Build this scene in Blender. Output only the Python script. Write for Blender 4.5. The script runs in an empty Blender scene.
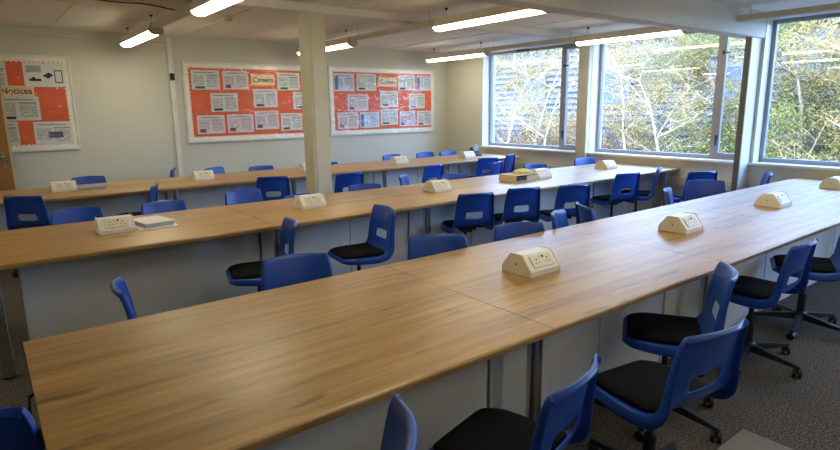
import bpy, bmesh, math, random
from mathutils import Vector, Matrix
random.seed(11)
C = bpy.context.scene.collection
PI = math.pi
sc = bpy.context.scene
sc.view_settings.view_transform = 'Standard'
sc.view_settings.look = 'None'
sc.view_settings.exposure = 0.35
sc.view_settings.gamma = 1.0
sc.view_settings.use_curve_mapping = False
try:
    sc.cycles.use_denoising = True
    sc.cycles.max_bounces = 10
    sc.cycles.diffuse_bounces = 6
    sc.cycles.transparent_max_bounces = 16
    sc.cycles.sample_clamp_indirect = 6.0
    sc.cycles.caustics_reflective = False
    sc.cycles.caustics_refractive = False
except Exception:
    pass

# ------------------------------------------------------------------ materials
def lin(c):
    return tuple((x / 255 / 12.92) if x / 255 <= .04045 else ((x / 255 + .055) / 1.055) ** 2.4 for x in c) + (1,)

def nodes(name):
    m = bpy.data.materials.new(name); m.use_nodes = True
    nt = m.node_tree
    return m, nt, nt.nodes['Principled BSDF']

def N(nt, t, **kw):
    n = nt.nodes.new(t)
    for k, v in kw.items():
        if k.startswith('i_'):
            n.inputs[k[2:].replace('_', ' ')].default_value = v
        else:
            setattr(n, k, v)
    return n

def ramp(nt, fac, stops, interp='LINEAR'):
    r = nt.nodes.new('ShaderNodeValToRGB'); r.color_ramp.interpolation = interp
    el = r.color_ramp.elements
    while len(el) < len(stops): el.new(.5)
    for e, (p, c) in zip(el, stops):
        e.position = p; e.color = c
    nt.links.new(fac, r.inputs[0])
    return r.outputs[0]

def plain(name, col, rough=.5, metal=0., var=.06, scale=6., bump=0., bscale=200., spec=.5):
    m, nt, b = nodes(name)
    c = lin(col)
    geo = N(nt, 'ShaderNodeNewGeometry')
    no = N(nt, 'ShaderNodeTexNoise', i_Scale=scale, i_Detail=3.0)
    nt.links.new(geo.outputs['Position'], no.inputs['Vector'])
    lo = tuple(x * (1 - var) for x in c[:3]) + (1,); hi = tuple(min(1, x * (1 + var)) for x in c[:3]) + (1,)
    nt.links.new(ramp(nt, no.outputs['Fac'], [(.3, lo), (.7, hi)]), b.inputs['Base Color'])
    b.inputs['Roughness'].default_value = rough; b.inputs['Metallic'].default_value = metal
    b.inputs['Specular IOR Level'].default_value = spec
    if bump:
        n2 = N(nt, 'ShaderNodeTexNoise', i_Scale=bscale, i_Detail=2.0)
        nt.links.new(geo.outputs['Position'], n2.inputs['Vector'])
        bp = N(nt, 'ShaderNodeBump', i_Strength=bump, i_Distance=.002)
        nt.links.new(n2.outputs['Fac'], bp.inputs['Height']); nt.links.new(bp.outputs[0], b.inputs['Normal'])
    return m

def oak(name):
    m, nt, b = nodes(name)
    geo = N(nt, 'ShaderNodeNewGeometry')
    mp = N(nt, 'ShaderNodeMapping'); mp.inputs['Scale'].default_value = (.9, 14, 1)
    nt.links.new(geo.outputs['Position'], mp.inputs['Vector'])
    n1 = N(nt, 'ShaderNodeTexNoise', i_Scale=1.6, i_Detail=6.0, i_Roughness=.62, i_Distortion=.4)
    nt.links.new(mp.outputs[0], n1.inputs['Vector'])
    # staves: brick pattern, long strips of slightly different tone
    br = N(nt, 'ShaderNodeTexBrick', offset=.37, i_Scale=1.0)
    br.inputs['Mortar Size'].default_value = 0.0
    br.inputs['Brick Width'].default_value = 2.7; br.inputs['Row Height'].default_value = .098
    br.inputs['Color1'].default_value = (0, 0, 0, 1); br.inputs['Color2'].default_value = (1, 1, 1, 1)
    br.inputs['Bias'].default_value = 0
    nt.links.new(geo.outputs['Position'], br.inputs['Vector'])
    mp2 = N(nt, 'ShaderNodeMapping'); mp2.inputs['Scale'].default_value = (3.5, 90, 1)
    nt.links.new(geo.outputs['Position'], mp2.inputs['Vector'])
    n2 = N(nt, 'ShaderNodeTexNoise', i_Scale=1.0, i_Detail=3.0)
    nt.links.new(mp2.outputs[0], n2.inputs['Vector'])
    mix = N(nt, 'ShaderNodeMix', data_type='FLOAT'); mix.inputs[0].default_value = .15
    nt.links.new(n1.outputs['Fac'], mix.inputs[2]); nt.links.new(br.outputs['Color'], mix.inputs[3])
    mix2 = N(nt, 'ShaderNodeMix', data_type='FLOAT'); mix2.inputs[0].default_value = .25
    nt.links.new(mix.outputs[0], mix2.inputs[2]); nt.links.new(n2.outputs['Fac'], mix2.inputs[3])
    col = ramp(nt, mix2.outputs[0], [(.25, lin((104, 74, 32))), (.42, lin((156, 118, 60))), (.55, lin((180, 140, 78))), (.72, lin((200, 161, 102)))])
    # dark knots / cracks
    mp3 = N(nt, 'ShaderNodeMapping'); mp3.inputs['Scale'].default_value = (1.6, 7, 1)
    nt.links.new(geo.outputs['Position'], mp3.inputs['Vector'])
    n3 = N(nt, 'ShaderNodeTexNoise', i_Scale=2.3, i_Detail=2.0)
    nt.links.new(mp3.outputs[0], n3.inputs['Vector'])
    k = ramp(nt, n3.outputs['Fac'], [(.66, (0, 0, 0, 1)), (.73, (.6, .6, .6, 1))])
    cm = N(nt, 'ShaderNodeMix', data_type='RGBA')
    nt.links.new(k, cm.inputs[0]); nt.links.new(col, cm.inputs[6]); cm.inputs[7].default_value = lin((70, 48, 26))
    nt.links.new(cm.outputs[2], b.inputs['Base Color'])
    b.inputs['Roughness'].default_value = .40; b.inputs['Specular IOR Level'].default_value = .8; b.inputs['Coat Weight'].default_value = .35; b.inputs['Coat Roughness'].default_value = .38
    bp = N(nt, 'ShaderNodeBump', i_Strength=.12, i_Distance=.001)
    nt.links.new(n2.outputs['Fac'], bp.inputs['Height']); nt.links.new(bp.outputs[0], b.inputs['Normal'])
    return m

def carpet_mat():
    m, nt, b = nodes('carpet')
    geo = N(nt, 'ShaderNodeNewGeometry')
    n1 = N(nt, 'ShaderNodeTexNoise', i_Scale=95.0, i_Detail=3.0, i_Roughness=.8)
    n2 = N(nt, 'ShaderNodeTexNoise', i_Scale=1.2, i_Detail=2.0)
    for n in (n1, n2): nt.links.new(geo.outputs['Position'], n.inputs['Vector'])
    c = ramp(nt, n1.outputs['Fac'], [(.36, lin((48, 46, 43))), (.5, lin((84, 80, 74))), (.64, lin((132, 126, 115)))])
    nt.links.new(c, b.inputs['Base Color'])
    b.inputs['Roughness'].default_value = 1.0; b.inputs['Specular IOR Level'].default_value = .05
    bp = N(nt, 'ShaderNodeBump', i_Strength=.5, i_Distance=.004)
    nt.links.new(n1.outputs['Fac'], bp.inputs['Height']); nt.links.new(bp.outputs[0], b.inputs['Normal'])
    return m

def emit(name, col, s):
    m = bpy.data.materials.new(name); m.use_nodes = True; nt = m.node_tree
    nt.nodes.remove(nt.nodes['Principled BSDF'])
    e = N(nt, 'ShaderNodeEmission', i_Color=lin(col), i_Strength=s)
    nt.links.new(e.outputs[0], nt.nodes['Material Output'].inputs[0])
    return m

def glassy(name, refl=.5, rough=.02, tint=(1, 1, 1, 1), bump=0.0, facmul=1.0):
    """thin clear sheet: transparent with a fresnel reflection"""
    m = bpy.data.materials.new(name); m.use_nodes = True; nt = m.node_tree
    nt.nodes.remove(nt.nodes['Principled BSDF'])
    t = N(nt, 'ShaderNodeBsdfTransparent', i_Color=tint)
    g = N(nt, 'ShaderNodeBsdfGlossy', i_Roughness=rough)
    f = N(nt, 'ShaderNodeLayerWeight', i_Blend=.5)          # Schlick, the same from both sides of the sheet
    mx = N(nt, 'ShaderNodeMixShader')
    pw = N(nt, 'ShaderNodeMath', operation='POWER'); pw.inputs[1].default_value = 5
    mul = N(nt, 'ShaderNodeMath', operation='MULTIPLY_ADD'); mul.inputs[1].default_value = .95 * facmul; mul.inputs[2].default_value = .05 * facmul
    nt.links.new(f.outputs['Facing'], pw.inputs[0]); nt.links.new(pw.outputs[0], mul.inputs[0]); nt.links.new(mul.outputs[0], mx.inputs[0])
    nt.links.new(t.outputs[0], mx.inputs[1]); nt.links.new(g.outputs[0], mx.inputs[2])
    if bump:
        geo = N(nt, 'ShaderNodeNewGeometry')
        mp = N(nt, 'ShaderNodeMapping'); mp.inputs['Scale'].default_value = (1.2, 1, 2.6); mp.inputs['Rotation'].default_value = (0, .5, 0)
        nt.links.new(geo.outputs['Position'], mp.inputs['Vector'])
        n = N(nt, 'ShaderNodeTexNoise', i_Scale=2.2, i_Detail=2.0, i_Distortion=1.5)
        nt.links.new(mp.outputs[0], n.inputs['Vector'])
        bp = N(nt, 'ShaderNodeBump', i_Strength=bump, i_Distance=.05)
        nt.links.new(n.outputs['Fac'], bp.inputs['Height'])
        nt.links.new(bp.outputs[0], g.inputs['Normal']); nt.links.new(bp.outputs[0], f.inputs['Normal'])
    nt.links.new(mx.outputs[0], nt.nodes['Material Output'].inputs[0])
    return m

def leaf_mat(name, cols, scale=7.):
    m, nt, b = nodes(name)
    geo = N(nt, 'ShaderNodeNewGeometry')
    n = N(nt, 'ShaderNodeTexNoise', i_Scale=scale, i_Detail=3.0, i_Roughness=.8)
    nt.links.new(geo.outputs['Position'], n.inputs['Vector'])
    k = len(cols)
    nt.links.new(ramp(nt, n.outputs['Fac'], [(.3 + .4 * i / (k - 1), lin(c)) for i, c in enumerate(cols)]), b.inputs['Base Color'])
    b.inputs['Roughness'].default_value = .6
    tr = N(nt, 'ShaderNodeBsdfTranslucent')
    nt.links.new(b.inputs['Base Color'].links[0].from_socket, tr.inputs['Color'])
    mx = N(nt, 'ShaderNodeMixShader'); mx.inputs[0].default_value = .4
    nt.links.new(b.outputs[0], mx.inputs[1]); nt.links.new(tr.outputs[0], mx.inputs[2])
    nt.links.new(mx.outputs[0], nt.nodes['Material Output'].inputs[0])
    return m

def sheet_mat(name, paper, ink, accent, acol):
    """a printed sheet: heading, two columns of lines, a picture block; Generated coords x across, z up"""
    m, nt, b = nodes(name)
    tc = N(nt, 'ShaderNodeTexCoord'); sp = N(nt, 'ShaderNodeSeparateXYZ')
    nt.links.new(tc.outputs['Generated'], sp.inputs[0])
    X, Z = sp.outputs[0], sp.outputs[2]
    def M(op, a, bb=None):
        n = N(nt, 'ShaderNodeMath', operation=op)
        for i, v in enumerate((a, bb)):
            if v is None: continue
            if isinstance(v, (int, float)): n.inputs[i].default_value = v
            else: nt.links.new(v, n.inputs[i])
        return n.outputs[0]
    def rng(v, a, c): return M('MULTIPLY', M('GREATER_THAN', v, a), M('LESS_THAN', v, c))
    def rect(x0, x1, z0, z1): return M('MULTIPLY', rng(X, x0, x1), rng(Z, z0, z1))
    wn = N(nt, 'ShaderNodeTexNoise', i_Scale=14.0); nt.links.new(tc.outputs['Generated'], wn.inputs['Vector'])
    lines = M('LESS_THAN', M('FRACT', M('MULTIPLY', Z, 13.0)), .55)
    words = M('GREATER_THAN', wn.outputs['Fac'], .42)
    body = M('ADD', rect(.07, .44, .24, .72), rect(.52, .93, .12, .72))
    txt = M('MULTIPLY', M('MULTIPLY', body, lines), words)
    head = M('MAXIMUM', rect(.12, .86, .84, .9), rect(.52, .93, .72, .765))
    ac = rect(*accent)
    c1 = N(nt, 'ShaderNodeMix', data_type='RGBA'); c1.inputs[6].default_value = lin(paper); c1.inputs[7].default_value = lin(ink)
    f = M('MULTIPLY', M('MAXIMUM', txt, head), .75); nt.links.new(f, c1.inputs[0])
    c2 = N(nt, 'ShaderNodeMix', data_type='RGBA'); c2.inputs[7].default_value = lin(acol)
    nt.links.new(c1.outputs[2], c2.inputs[6]); nt.links.new(ac, c2.inputs[0])
    nt.links.new(c2.outputs[2], b.inputs['Base Color']); b.inputs['Roughness'].default_value = .55
    return m

M_ = {}
M_['oak'] = oak('oak_laminate')
M_['carpet'] = carpet_mat()
M_['wall'] = plain('cream_wall_paint', (204, 203, 190), .7, var=.03, scale=.8)
M_['ceiling'] = plain('ceiling_board', (234, 229, 221), .8, var=.04, scale=.7)
M_['beam'] = plain('beam_paint', (222, 221, 216), .6, var=.03)
M_['column'] = plain('column_paint', (206, 202, 180), .55, var=.04)
M_['strip'] = plain('backlit_side_grey', (112, 110, 104), .5)  # shade tone for the backlit side of the pier
M_['white'] = plain('white_gloss_paint', (232, 232, 230), .35, var=.02)
M_['panel'] = plain('grey_white_panel', (220, 221, 220), .45, var=.03, scale=2)
M_['frame'] = plain('grey_window_frame', (150, 150, 150), .45, var=.03)
M_['dark_frame'] = plain('dark_window_gasket', (58, 58, 62), .5)
M_['blue'] = plain('blue_plastic', (28, 74, 172), .34, var=.05, scale=9, bump=.05, bscale=900)
M_['black'] = plain('black_plastic', (24, 24, 26), .5)
M_['fabric'] = plain('black_fabric', (20, 20, 21), .95, var=.25, scale=260, bump=.3, bscale=600, spec=.15)
M_['chrome'] = plain('brushed_leg_metal', (196, 194, 190), .25, metal=1., var=.03)
M_['cream'] = plain('cream_box_plastic', (232, 229, 216), .4, var=.03)
M_['cream2'] = plain('socket_plate_plastic', (222, 214, 188), .35, var=.03)
M_['hole'] = plain('dark_slot', (40, 36, 32), .6)
M_['red'] = plain('red_cable_sheath', (122, 36, 26), .5)
M_['lamp'] = emit('lamp_diffuser', (255, 243, 208), 16.0)
M_['lampbody'] = plain('lamp_body_paint', (222, 216, 202), .5)
M_['lampend'] = plain('lamp_end_plastic', (196, 192, 182), .5)
M_['trunk'] = plain('trunking_paint', (206, 198, 180), .5)
M_['orange'] = plain('orange_backing_paper', (226, 98, 52), .7, var=.08, scale=3)
M_['border'] = plain('scalloped_border_card', (244, 240, 226), .6)
M_['boardframe'] = plain('board_frame', (222, 222, 214), .5)
M_['film'] = glassy('clear_plastic_film', rough=.05, bump=.8, facmul=1.0)
M_['glass'] = glassy('window_glass', rough=.0, tint=(.97, .985, .98, 1))
M_['door'] = plain('door_wood', (150, 106, 60), .5, var=.15, scale=4)
M_['edge'] = plain('door_edge', (196, 178, 140), .5)
M_['steel'] = plain('satin_steel', (170, 168, 160), .3, metal=1.)
M_['paper'] = plain('white_paper', (232, 230, 226), .7, var=.02)
M_['greyp'] = plain('grey_paper_block', (170, 172, 178), .8, var=.1, scale=60)
M_['card'] = plain('cardboard', (210, 198, 172), .8, var=.06)
M_['yellow'] = plain('yellow_cloth', (222, 210, 128), .9, var=.12, scale=30)
M_['titlecard'] = plain('title_card', (236, 204, 148), .7)
M_['titleink'] = plain('title_ink_navy', (40, 44, 110), .6)
M_['titleink2'] = plain('title_ink_blue', (36, 56, 104), .6)
M_['plate'] = plain('floor_plate', (116, 108, 96), .7, var=.08, scale=40)
M_['sheetA'] = sheet_mat('sheet_grey', (214, 214, 208), (110, 112, 116), (.1, .42, .06, .18), (44, 50, 54))
M_['sheetB'] = sheet_mat('sheet_pink', (218, 208, 212), (150, 116, 128), (.08, .3, .08, .26), (128, 52, 84))
M_['sheetC'] = sheet_mat('sheet_blue', (208, 214, 226), (112, 128, 168), (.03, .2, .08, .86), (84, 118, 186))
M_['sheetD'] = sheet_mat('sheet_green', (214, 216, 210), (112, 118, 116), (.12, .46, .05, .17), (40, 96, 72))
M_['sheetE'] = sheet_mat('sheet_picture', (222, 220, 218), (140, 138, 140), (.36, .74, .3, .56), (84, 92, 122))
M_['bark'] = plain('pale_bark', (158, 144, 118), .9, var=.3, scale=8)
M_['ground'] = plain('pale_ground', (87, 86, 82), .95, var=.2, scale=2)
M_['bank'] = leaf_mat('bank_grass', [(53, 53, 37), (74, 75, 51), (91, 89, 66)], 3.)
M_['leafY'] = leaf_mat('leaves_yellow', [(75, 59, 28), (135, 109, 52), (171, 147, 82), (144, 131, 63)], 9.)
M_['leafG'] = leaf_mat('leaves_green', [(36, 48, 25), (86, 95, 39), (135, 131, 63), (160, 147, 86)], 8.)
M_['leafB'] = leaf_mat('leaves_brown', [(46, 34, 19), (100, 72, 39), (144, 113, 70)], 10.)
M_['clad'] = plain('blue_grey_cladding', (66, 76, 95), .6, var=.06)
M_['clad2'] = plain('white_cladding', (101, 104, 108), .6, var=.03)
M_['dglass'] = plain('dark_house_glass', (70, 86, 110), .15)

# ------------------------------------------------------------------ mesh helpers
class MB:
    def __init__(s): s.v = []; s.f = []
    def box(s, x0, x1, y0, y1, z0, z1):
        b = len(s.v)
        s.v += [(x, y, z) for z in (z0, z1) for y in (y0, y1) for x in (x0, x1)]
        s.f += [tuple(b + i for i in q) for q in ((0, 2, 3, 1), (4, 5, 7, 6), (0, 1, 5, 4), (1, 3, 7, 5), (3, 2, 6, 7), (2, 0, 4, 6))]
        return s
    def prism(s, prof, a0, a1, ax='x'):
        """prof: polygon; ax x: prof=(y,z); y: (x,z); z: (x,y)"""
        b = len(s.v); n = len(prof)
        for a in (a0, a1):
            for (p, q) in prof:
                s.v.append({'x': (a, p, q), 'y': (p, a, q), 'z': (p, q, a)}[ax])
        s.f.append(tuple(b + i for i in range(n))[::-1]); s.f.append(tuple(b + n + i for i in range(n)))
        for i in range(n):
            j = (i + 1) % n
            s.f.append((b + i, b + j, b + n + j, b + n + i))
        return s
    def tube(s, pts, rad, n=8, cap=True):
        pts = [Vector(p) for p in pts]
        if not isinstance(rad, (list, tuple)): rad = [rad] * len(pts)
        b = len(s.v)
        for i, p in enumerate(pts):
            t = (pts[min(i + 1, len(pts) - 1)] - pts[max(i - 1, 0)]).normalized()
            a = Vector((0, 0, 1)) if abs(t.z) < .9 else Vector((1, 0, 0))
            u = t.cross(a).normalized(); w = t.cross(u)
            for k in range(n):
                an = 2 * PI * k / n
                s.v.append(tuple(p + (u * math.cos(an) + w * math.sin(an)) * rad[i]))
        for i in range(len(pts) - 1):
            for k in range(n):
                k2 = (k + 1) % n
                s.f.append((b + i * n + k, b + i * n + k2, b + (i + 1) * n + k2, b + (i + 1) * n + k))
        if cap:
            s.f.append(tuple(b + k for k in range(n))[::-1]); e = b + (len(pts) - 1) * n
            s.f.append(tuple(e + k for k in range(n)))
        return s
    def quad(s, a, b_, c, d):
        b = len(s.v); s.v += [tuple(a), tuple(b_), tuple(c), tuple(d)]; s.f.append((b, b + 1, b + 2, b + 3)); return s
    def build(s, name, mat, parent=None, loc=(0, 0, 0), rotz=0, smooth=False, bevel=0, fix=True, segs=2):
        me = bpy.data.meshes.new(name)
        me.from_pydata(s.v, [], s.f); me.update()
        if fix:
            bm = bmesh.new(); bm.from_mesh(me)
            bmesh.ops.recalc_face_normals(bm, faces=bm.faces)
            if bevel:
                es = [e for e in bm.edges if len(e.link_faces) == 2 and e.calc_face_angle(0) > .5]
                bmesh.ops.bevel(bm, geom=es, offset=bevel, segments=segs, affect='EDGES', clamp_overlap=True)
            bm.to_mesh(me); bm.free()
        if smooth:
            for p in me.polygons: p.use_smooth = True
        me.materials.append(mat)
        o = bpy.data.objects.new(name, me); C.objects.link(o)
        o.location = loc; o.rotation_euler = (0, 0, rotz)
        if parent: o.parent = parent
        return o

def smooth_by_angle(o, ang=.6):
    me = o.data
    for p in me.polygons: p.use_smooth = True
    bm = bmesh.new(); bm.from_mesh(me)
    for e in bm.edges:
        if len(e.link_faces) == 2 and e.calc_face_angle(0) > ang: e.smooth = False
    bm.to_mesh(me); bm.free()

def tag(o, label, cat, group=None, kind=None):
    o['label'] = label; o['category'] = cat
    if group: o['group'] = group
    if kind: o['kind'] = kind
    return o

def empty(name, loc=(0, 0, 0), rotz=0):
    o = bpy.data.objects.new(name, None); C.objects.link(o)
    o.location = loc; o.rotation_euler = (0, 0, rotz); o.empty_display_size = .1
    return o

def copy_tree(o, parent=None):
    c = o.copy(); C.objects.link(c)
    if parent: c.parent = parent
    for ch in list(o.children): copy_tree(ch, c)
    return c

# ------------------------------------------------------------------ camera (solved from the photograph's perspective)
cam_d = bpy.data.cameras.new('camera'); cam = bpy.data.objects.new('camera', cam_d); C.objects.link(cam)
cam_d.sensor_fit = 'HORIZONTAL'; cam_d.sensor_width = 36; cam_d.lens = 567.5 / 840 * 36
cam_d.clip_start = .05; cam_d.clip_end = 300
rt = Vector((.79074401, -.61202009, -.01246301)); up = Vector((.1337413, .15285755, .97915669)); fw = Vector((.5973585, .77592911, -.20272356))
m4 = Matrix((rt, up, -fw)).transposed().to_4x4(); m4.translation = (0, 0, 1.60)
cam.matrix_world = m4
sc.camera = cam

# ------------------------------------------------------------------ room shell
W, B, ZC = 7.62, 8.95, 2.65
XL, YF = -3.6, -2.6
ZT = .74
def struct(o, label, cat): return tag(o, label, cat, kind='structure')
struct(MB().box(XL - .2, W + .33, YF - .2, B + .2, -.12, 0).build('floor', M_['carpet']), 'dark speckled grey-brown carpet floor', 'floor')
struct(MB().box(XL - .2, W + .33, YF - .2, B + .2, ZC, ZC + .25).build('ceiling', M_['ceiling']), 'beige-grey board ceiling of the classroom', 'ceiling')
struct(MB().box(XL - .2, W + .33, B, B + .2, 0, ZC).build('wall_back', M_['wall']), 'cream wall behind the back desk with the pinboards', 'wall')
struct(MB().box(XL - .2, XL, YF, B, 0, ZC).build('wall_left', M_['wall']), 'cream wall on the left side of the room', 'wall')
struct(MB().box(XL - .2, W + .33, YF - .2, YF, 0, ZC).build('wall_front', M_['wall']), 'cream wall behind the viewer', 'wall')
WIN = [(5.70, 7.92), (3.25, 5.51), (.80, 3.08), (-1.65, .63)]  # last one is unseen, added to light the near chairs
SILL, HEAD = .875, 2.585
wr = MB().box(W, W + .33, YF, B, 0, SILL - .03).box(W, W + .33, YF, B, HEAD, ZC)
prev = B
for (a, b) in WIN:
    wr.box(W, W + .33, b, prev, SILL - .03, HEAD); prev = a
wr.box(W, W + .33, YF, prev, SILL - .03, HEAD)
struct(wr.build('wall_right', M_['wall']), 'cream window wall on the right', 'wall')
# joint battens of the ceiling boards
cb = MB()
for x in (-2.2, -.6, .95, 2.5, 3.3, 5.0, 6.1): cb.box(x - .02, x + .02, YF, B, ZC - .006, ZC)
struct(cb.build('trim_1', M_['ceiling']), 'flat joint strips running along the ceiling boards', 'ceiling trim')
# beams + columns
struct(MB().box(XL, W, 3.08, 3.27, 2.362, ZC).build('beam', M_['beam'], bevel=.004), 'deep pale beam crossing the ceiling to the middle and near windows', 'beam')
struct(MB().box(XL, W, 5.50, 5.71, 2.572, ZC).build('beam', M_['beam'], bevel=.004), 'shallow pale ceiling beam above the free-standing column', 'beam')
cm = MB().box(2.815, 3.025, 5.50, 5.71, 0, 2.572)
col = cm.build('column', M_['column'], bevel=.008)
MB().box(2.85, 2.99, 5.492, 5.50, 0, 2.5).build('cover_strip', M_['column'], col)
MB().box(2.81, 3.03, 5.495, 5.715, 2.545, 2.572).build('column_head', M_['column'], col)
struct(col, 'free-standing square cream column between middle and back desk', 'column')
for (a, b, t) in ((5.51, 5.70, 'slim grey-cream wall pier between the far and middle windows'), (3.115, 3.25, 'wall pier with shaded side between the middle and near windows'), (.63, .80, 'wall pier beyond the near window, outside the view')):
    if a < 1: continue
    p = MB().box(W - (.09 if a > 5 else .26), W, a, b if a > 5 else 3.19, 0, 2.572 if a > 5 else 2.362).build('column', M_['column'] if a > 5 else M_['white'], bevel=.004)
    if a < 5: MB().box(W - .266, W - .26, a + .010, 3.188, 0, 2.36).build('side_shade', M_['strip'], p)  # thin grey sheet paints the shade onto the pier's backlit side
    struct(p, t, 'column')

# windows
for wi, (a, b) in enumerate(WIN):
    xf0, xf1 = W + .165, W + .235
    z0, z1 = SILL, HEAD
    wl = ['far window at the back corner', 'middle window between the two wall piers', 'near window cut by the right edge of the photo', 'unseen window added for light beyond the right edge of the view'][wi]
    fr = MB()
    t = .05
    fr.box(xf0, xf1, a, b, z0, z0 + t).box(xf0, xf1, a, b, z1 - t, z1).box(xf0, xf1, a, a + t, z0 + t, z1 - t).box(xf0, xf1, b - t, b, z0 + t, z1 - t)
    ym = a + (.42 if wi else .50)
    fr.box(xf0, xf1, ym - .035, ym + .035, z0 + t, z1 - t)
    w = fr.build('window_%d' % (wi + 1), M_['frame'], bevel=.004)
    struct(w, 'grey framed ' + wl, 'window')
    # opening casement in the narrow light
    cs = MB(); ca, cbb = a + t, ym - .035
    x0, x1 = xf0 - .012, xf1 - .02
    cs.box(x0, x1, ca, cbb, z0 + t, z0 + t + .035).box(x0, x1, ca, cbb, z1 - t - .035, z1 - t).box(x0, x1, ca, ca + .03, z0 + t + .035, z1 - t - .035).box(x0, x1, cbb - .045, cbb, z0 + t + .035, z1 - t - .035)
    c = cs.build('casement', M_['frame'], w, bevel=.003)
    MB().box(x0 - .035, x0, cbb - .035, cbb - .012, 1.15, 1.19).box(x0 - .035, x0 - .018, cbb - .035, cbb - .012, 1.06, 1.19).build('handle', M_['dark_frame'], c)
    MB().box(x0 - .03, x0, cbb - .04, cbb - .01, 2.22, 2.27).box(x0 - .03, x0 - .012, cbb - .11, cbb - .01, 2.235, 2.25).build('window_stay', M_['dark_frame'], c)
    MB().quad((xf0 + .028, ym + .035, z0 + t), (xf0 + .028, b - t, z0 + t), (xf0 + .028, b - t, z1 - t), (xf0 + .028, ym + .035, z1 - t)).build('glass_pane', M_['glass'], w, fix=False)
    MB().quad((xf0 + .023, ca + .03, z0 + t + .035), (xf0 + .023, cbb - .045, z0 + t + .035), (xf0 + .023, cbb - .045, z1 - t - .035), (xf0 + .023, ca + .03, z1 - t - .035)).build('glass_pane', M_['glass'], c, fix=False)
    MB().box(xf0 - .02, xf0, a + 1.25, a + 1.52, z1 - t + .004, z1 - .012).build('trickle_vent', M_['dark_frame'], w)
    MB().box(W, W + .165, a, b, SILL - .03, SILL).box(W - .045, W, a - .03, b + .03, SILL - .032, SILL).build('sill', M_['white'], w, bevel=.004)
    # white painted reveal linings
    MB().box(W - .002, W + .165, b - .006, b, SILL, HEAD).box(W - .002, W + .165, a, a + .006, SILL, HEAD).box(W - .002, W + .165, a, b, HEAD - .006, HEAD).build('reveal_lining', M_['white'], w)
# dado trunking along window wall
struct(MB().box(W - .05, W, 5.72, B, .50, .62).box(W - .05, W, 3.26, 5.50, .50, .62).box(W - .05, W, YF, 3.07, .50, .62).build('trim_2', M_['wall'], bevel=.005), 'cream cable trunking along the wall under the window sills', 'trunking')
struct(MB().box(XL, W - .0, B - .015, B, 0, .1).build('baseboard_back', M_['white']), 'white skirting along the back wall', 'baseboard')
struct(MB().box(W - .015, W, 5.71, B - .016, 0, .1).box(W - .015, W, 3.26, 5.50, 0, .1).build('baseboard_right', M_['white']), 'white skirting along the window wall', 'baseboard')

# ------------------------------------------------------------------ light fittings
def channel(parent, y0, y1):
    pass
def make_light():
    r = empty('ceiling_light')
    L = .76
    MB().prism([(-.078, .042), (.078, .042), (.078, .052), (.05, .13), (-.05, .13), (-.078, .052)], -L, L, 'y').build('lamp_body', M_['lampbody'], r)
    prof = [(-.074, .0415), (-.066, .024), (-.046, .008), (-.022, .002), (.022, .002), (.046, .008), (.066, .024), (.074, .0415)]
    d = MB().prism(prof, -L, L, 'y').build('diffuser', M_['lamp'], r); smooth_by_angle(d, .7)
    for s in (-1, 1):
        prof2 = [(-.05, .13), (-.08, .052), (-.078, .036), (-.068, .020), (-.047, .006), (-.022, -.001), (.022, -.001), (.047, .006), (.068, .020), (.078, .036), (.08, .052), (.05, .13)]
        MB().prism(prof2, s * L, s * (L + .022), 'y').build('end_cap', M_['lampend'], r)
        MB().tube([(0, s * .62, .12), (0, s * .62, ZC - 2.42)], .003, 5).build('suspension_wire', M_['steel'], r)
        MB().box(-.012, .012, s * .62 - .012, s * .62 + .012, ZC - 2.42 - .02, ZC - 2.42).build('ceiling_hook', M_['black'], r)
    return r
lights = [
 (1.72, 7.72, 'lit strip light nearest the notices board, over the back left corner'),
 (1.72, 4.65, 'lit strip light cut off by the top edge, left of the column'),
 (1.72, 1.55, 'strip light overhead in the left row, above the view'),
 (4.20, 7.68, 'lit strip light partly hidden behind the free-standing column'),
 (4.20, 4.32, 'lit strip light in the middle of the ceiling, right of the column'),
 (4.20, 1.35, 'strip light overhead in the middle row, above the view'),
 (6.86, 7.80, 'lit strip light at the back right, just above the far window corner'),
 (6.86, 4.44, 'lit strip light in front of the middle window, under the deep beam'),
 (1.72, -1.3, 'strip light behind the viewer in the left row'),
 (4.20, -1.3, 'strip light behind the viewer in the middle row'),
 (-1.4, 7.7, 'strip light outside the view, far left at the back'), (-1.4, 4.6, 'strip light outside the view, far left of the middle desk'),
]
lt = make_light()
for i, (x, y, lab) in enumerate(lights):
    o = lt if i == 0 else copy_tree(lt)
    o.location = (x, y, 2.42)
    tag(o, lab, 'ceiling light', 'suspended strip lights')
for x, segs in ((1.72, [(5.44, 6.93, 'beige lighting trunking between the two strip lights at top left')]),
                (4.20, [(5.11, 6.89, 'beige lighting trunking right of the column, between the two middle strip lights')]),
                (6.86, [(5.23, 7.01, 'beige lighting trunking above the far window, between two strip lights'), (-1.5, 3.07, 'beige lighting trunking at top right above the near window')])):
    for (a, b, lab) in segs:
        o = MB().box(x - .045, x + .045, a, b, 2.49, 2.55).build('lighting_trunking', M_['trunk'], bevel=.004); tag(o, lab, 'trunking', 'lighting trunking')
        for yy in (a + .12, b - .12):
            MB().tube([(x, yy, 2.55), (x, yy, ZC)], .003, 5).build('suspension_wire', M_['steel'], o)

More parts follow.
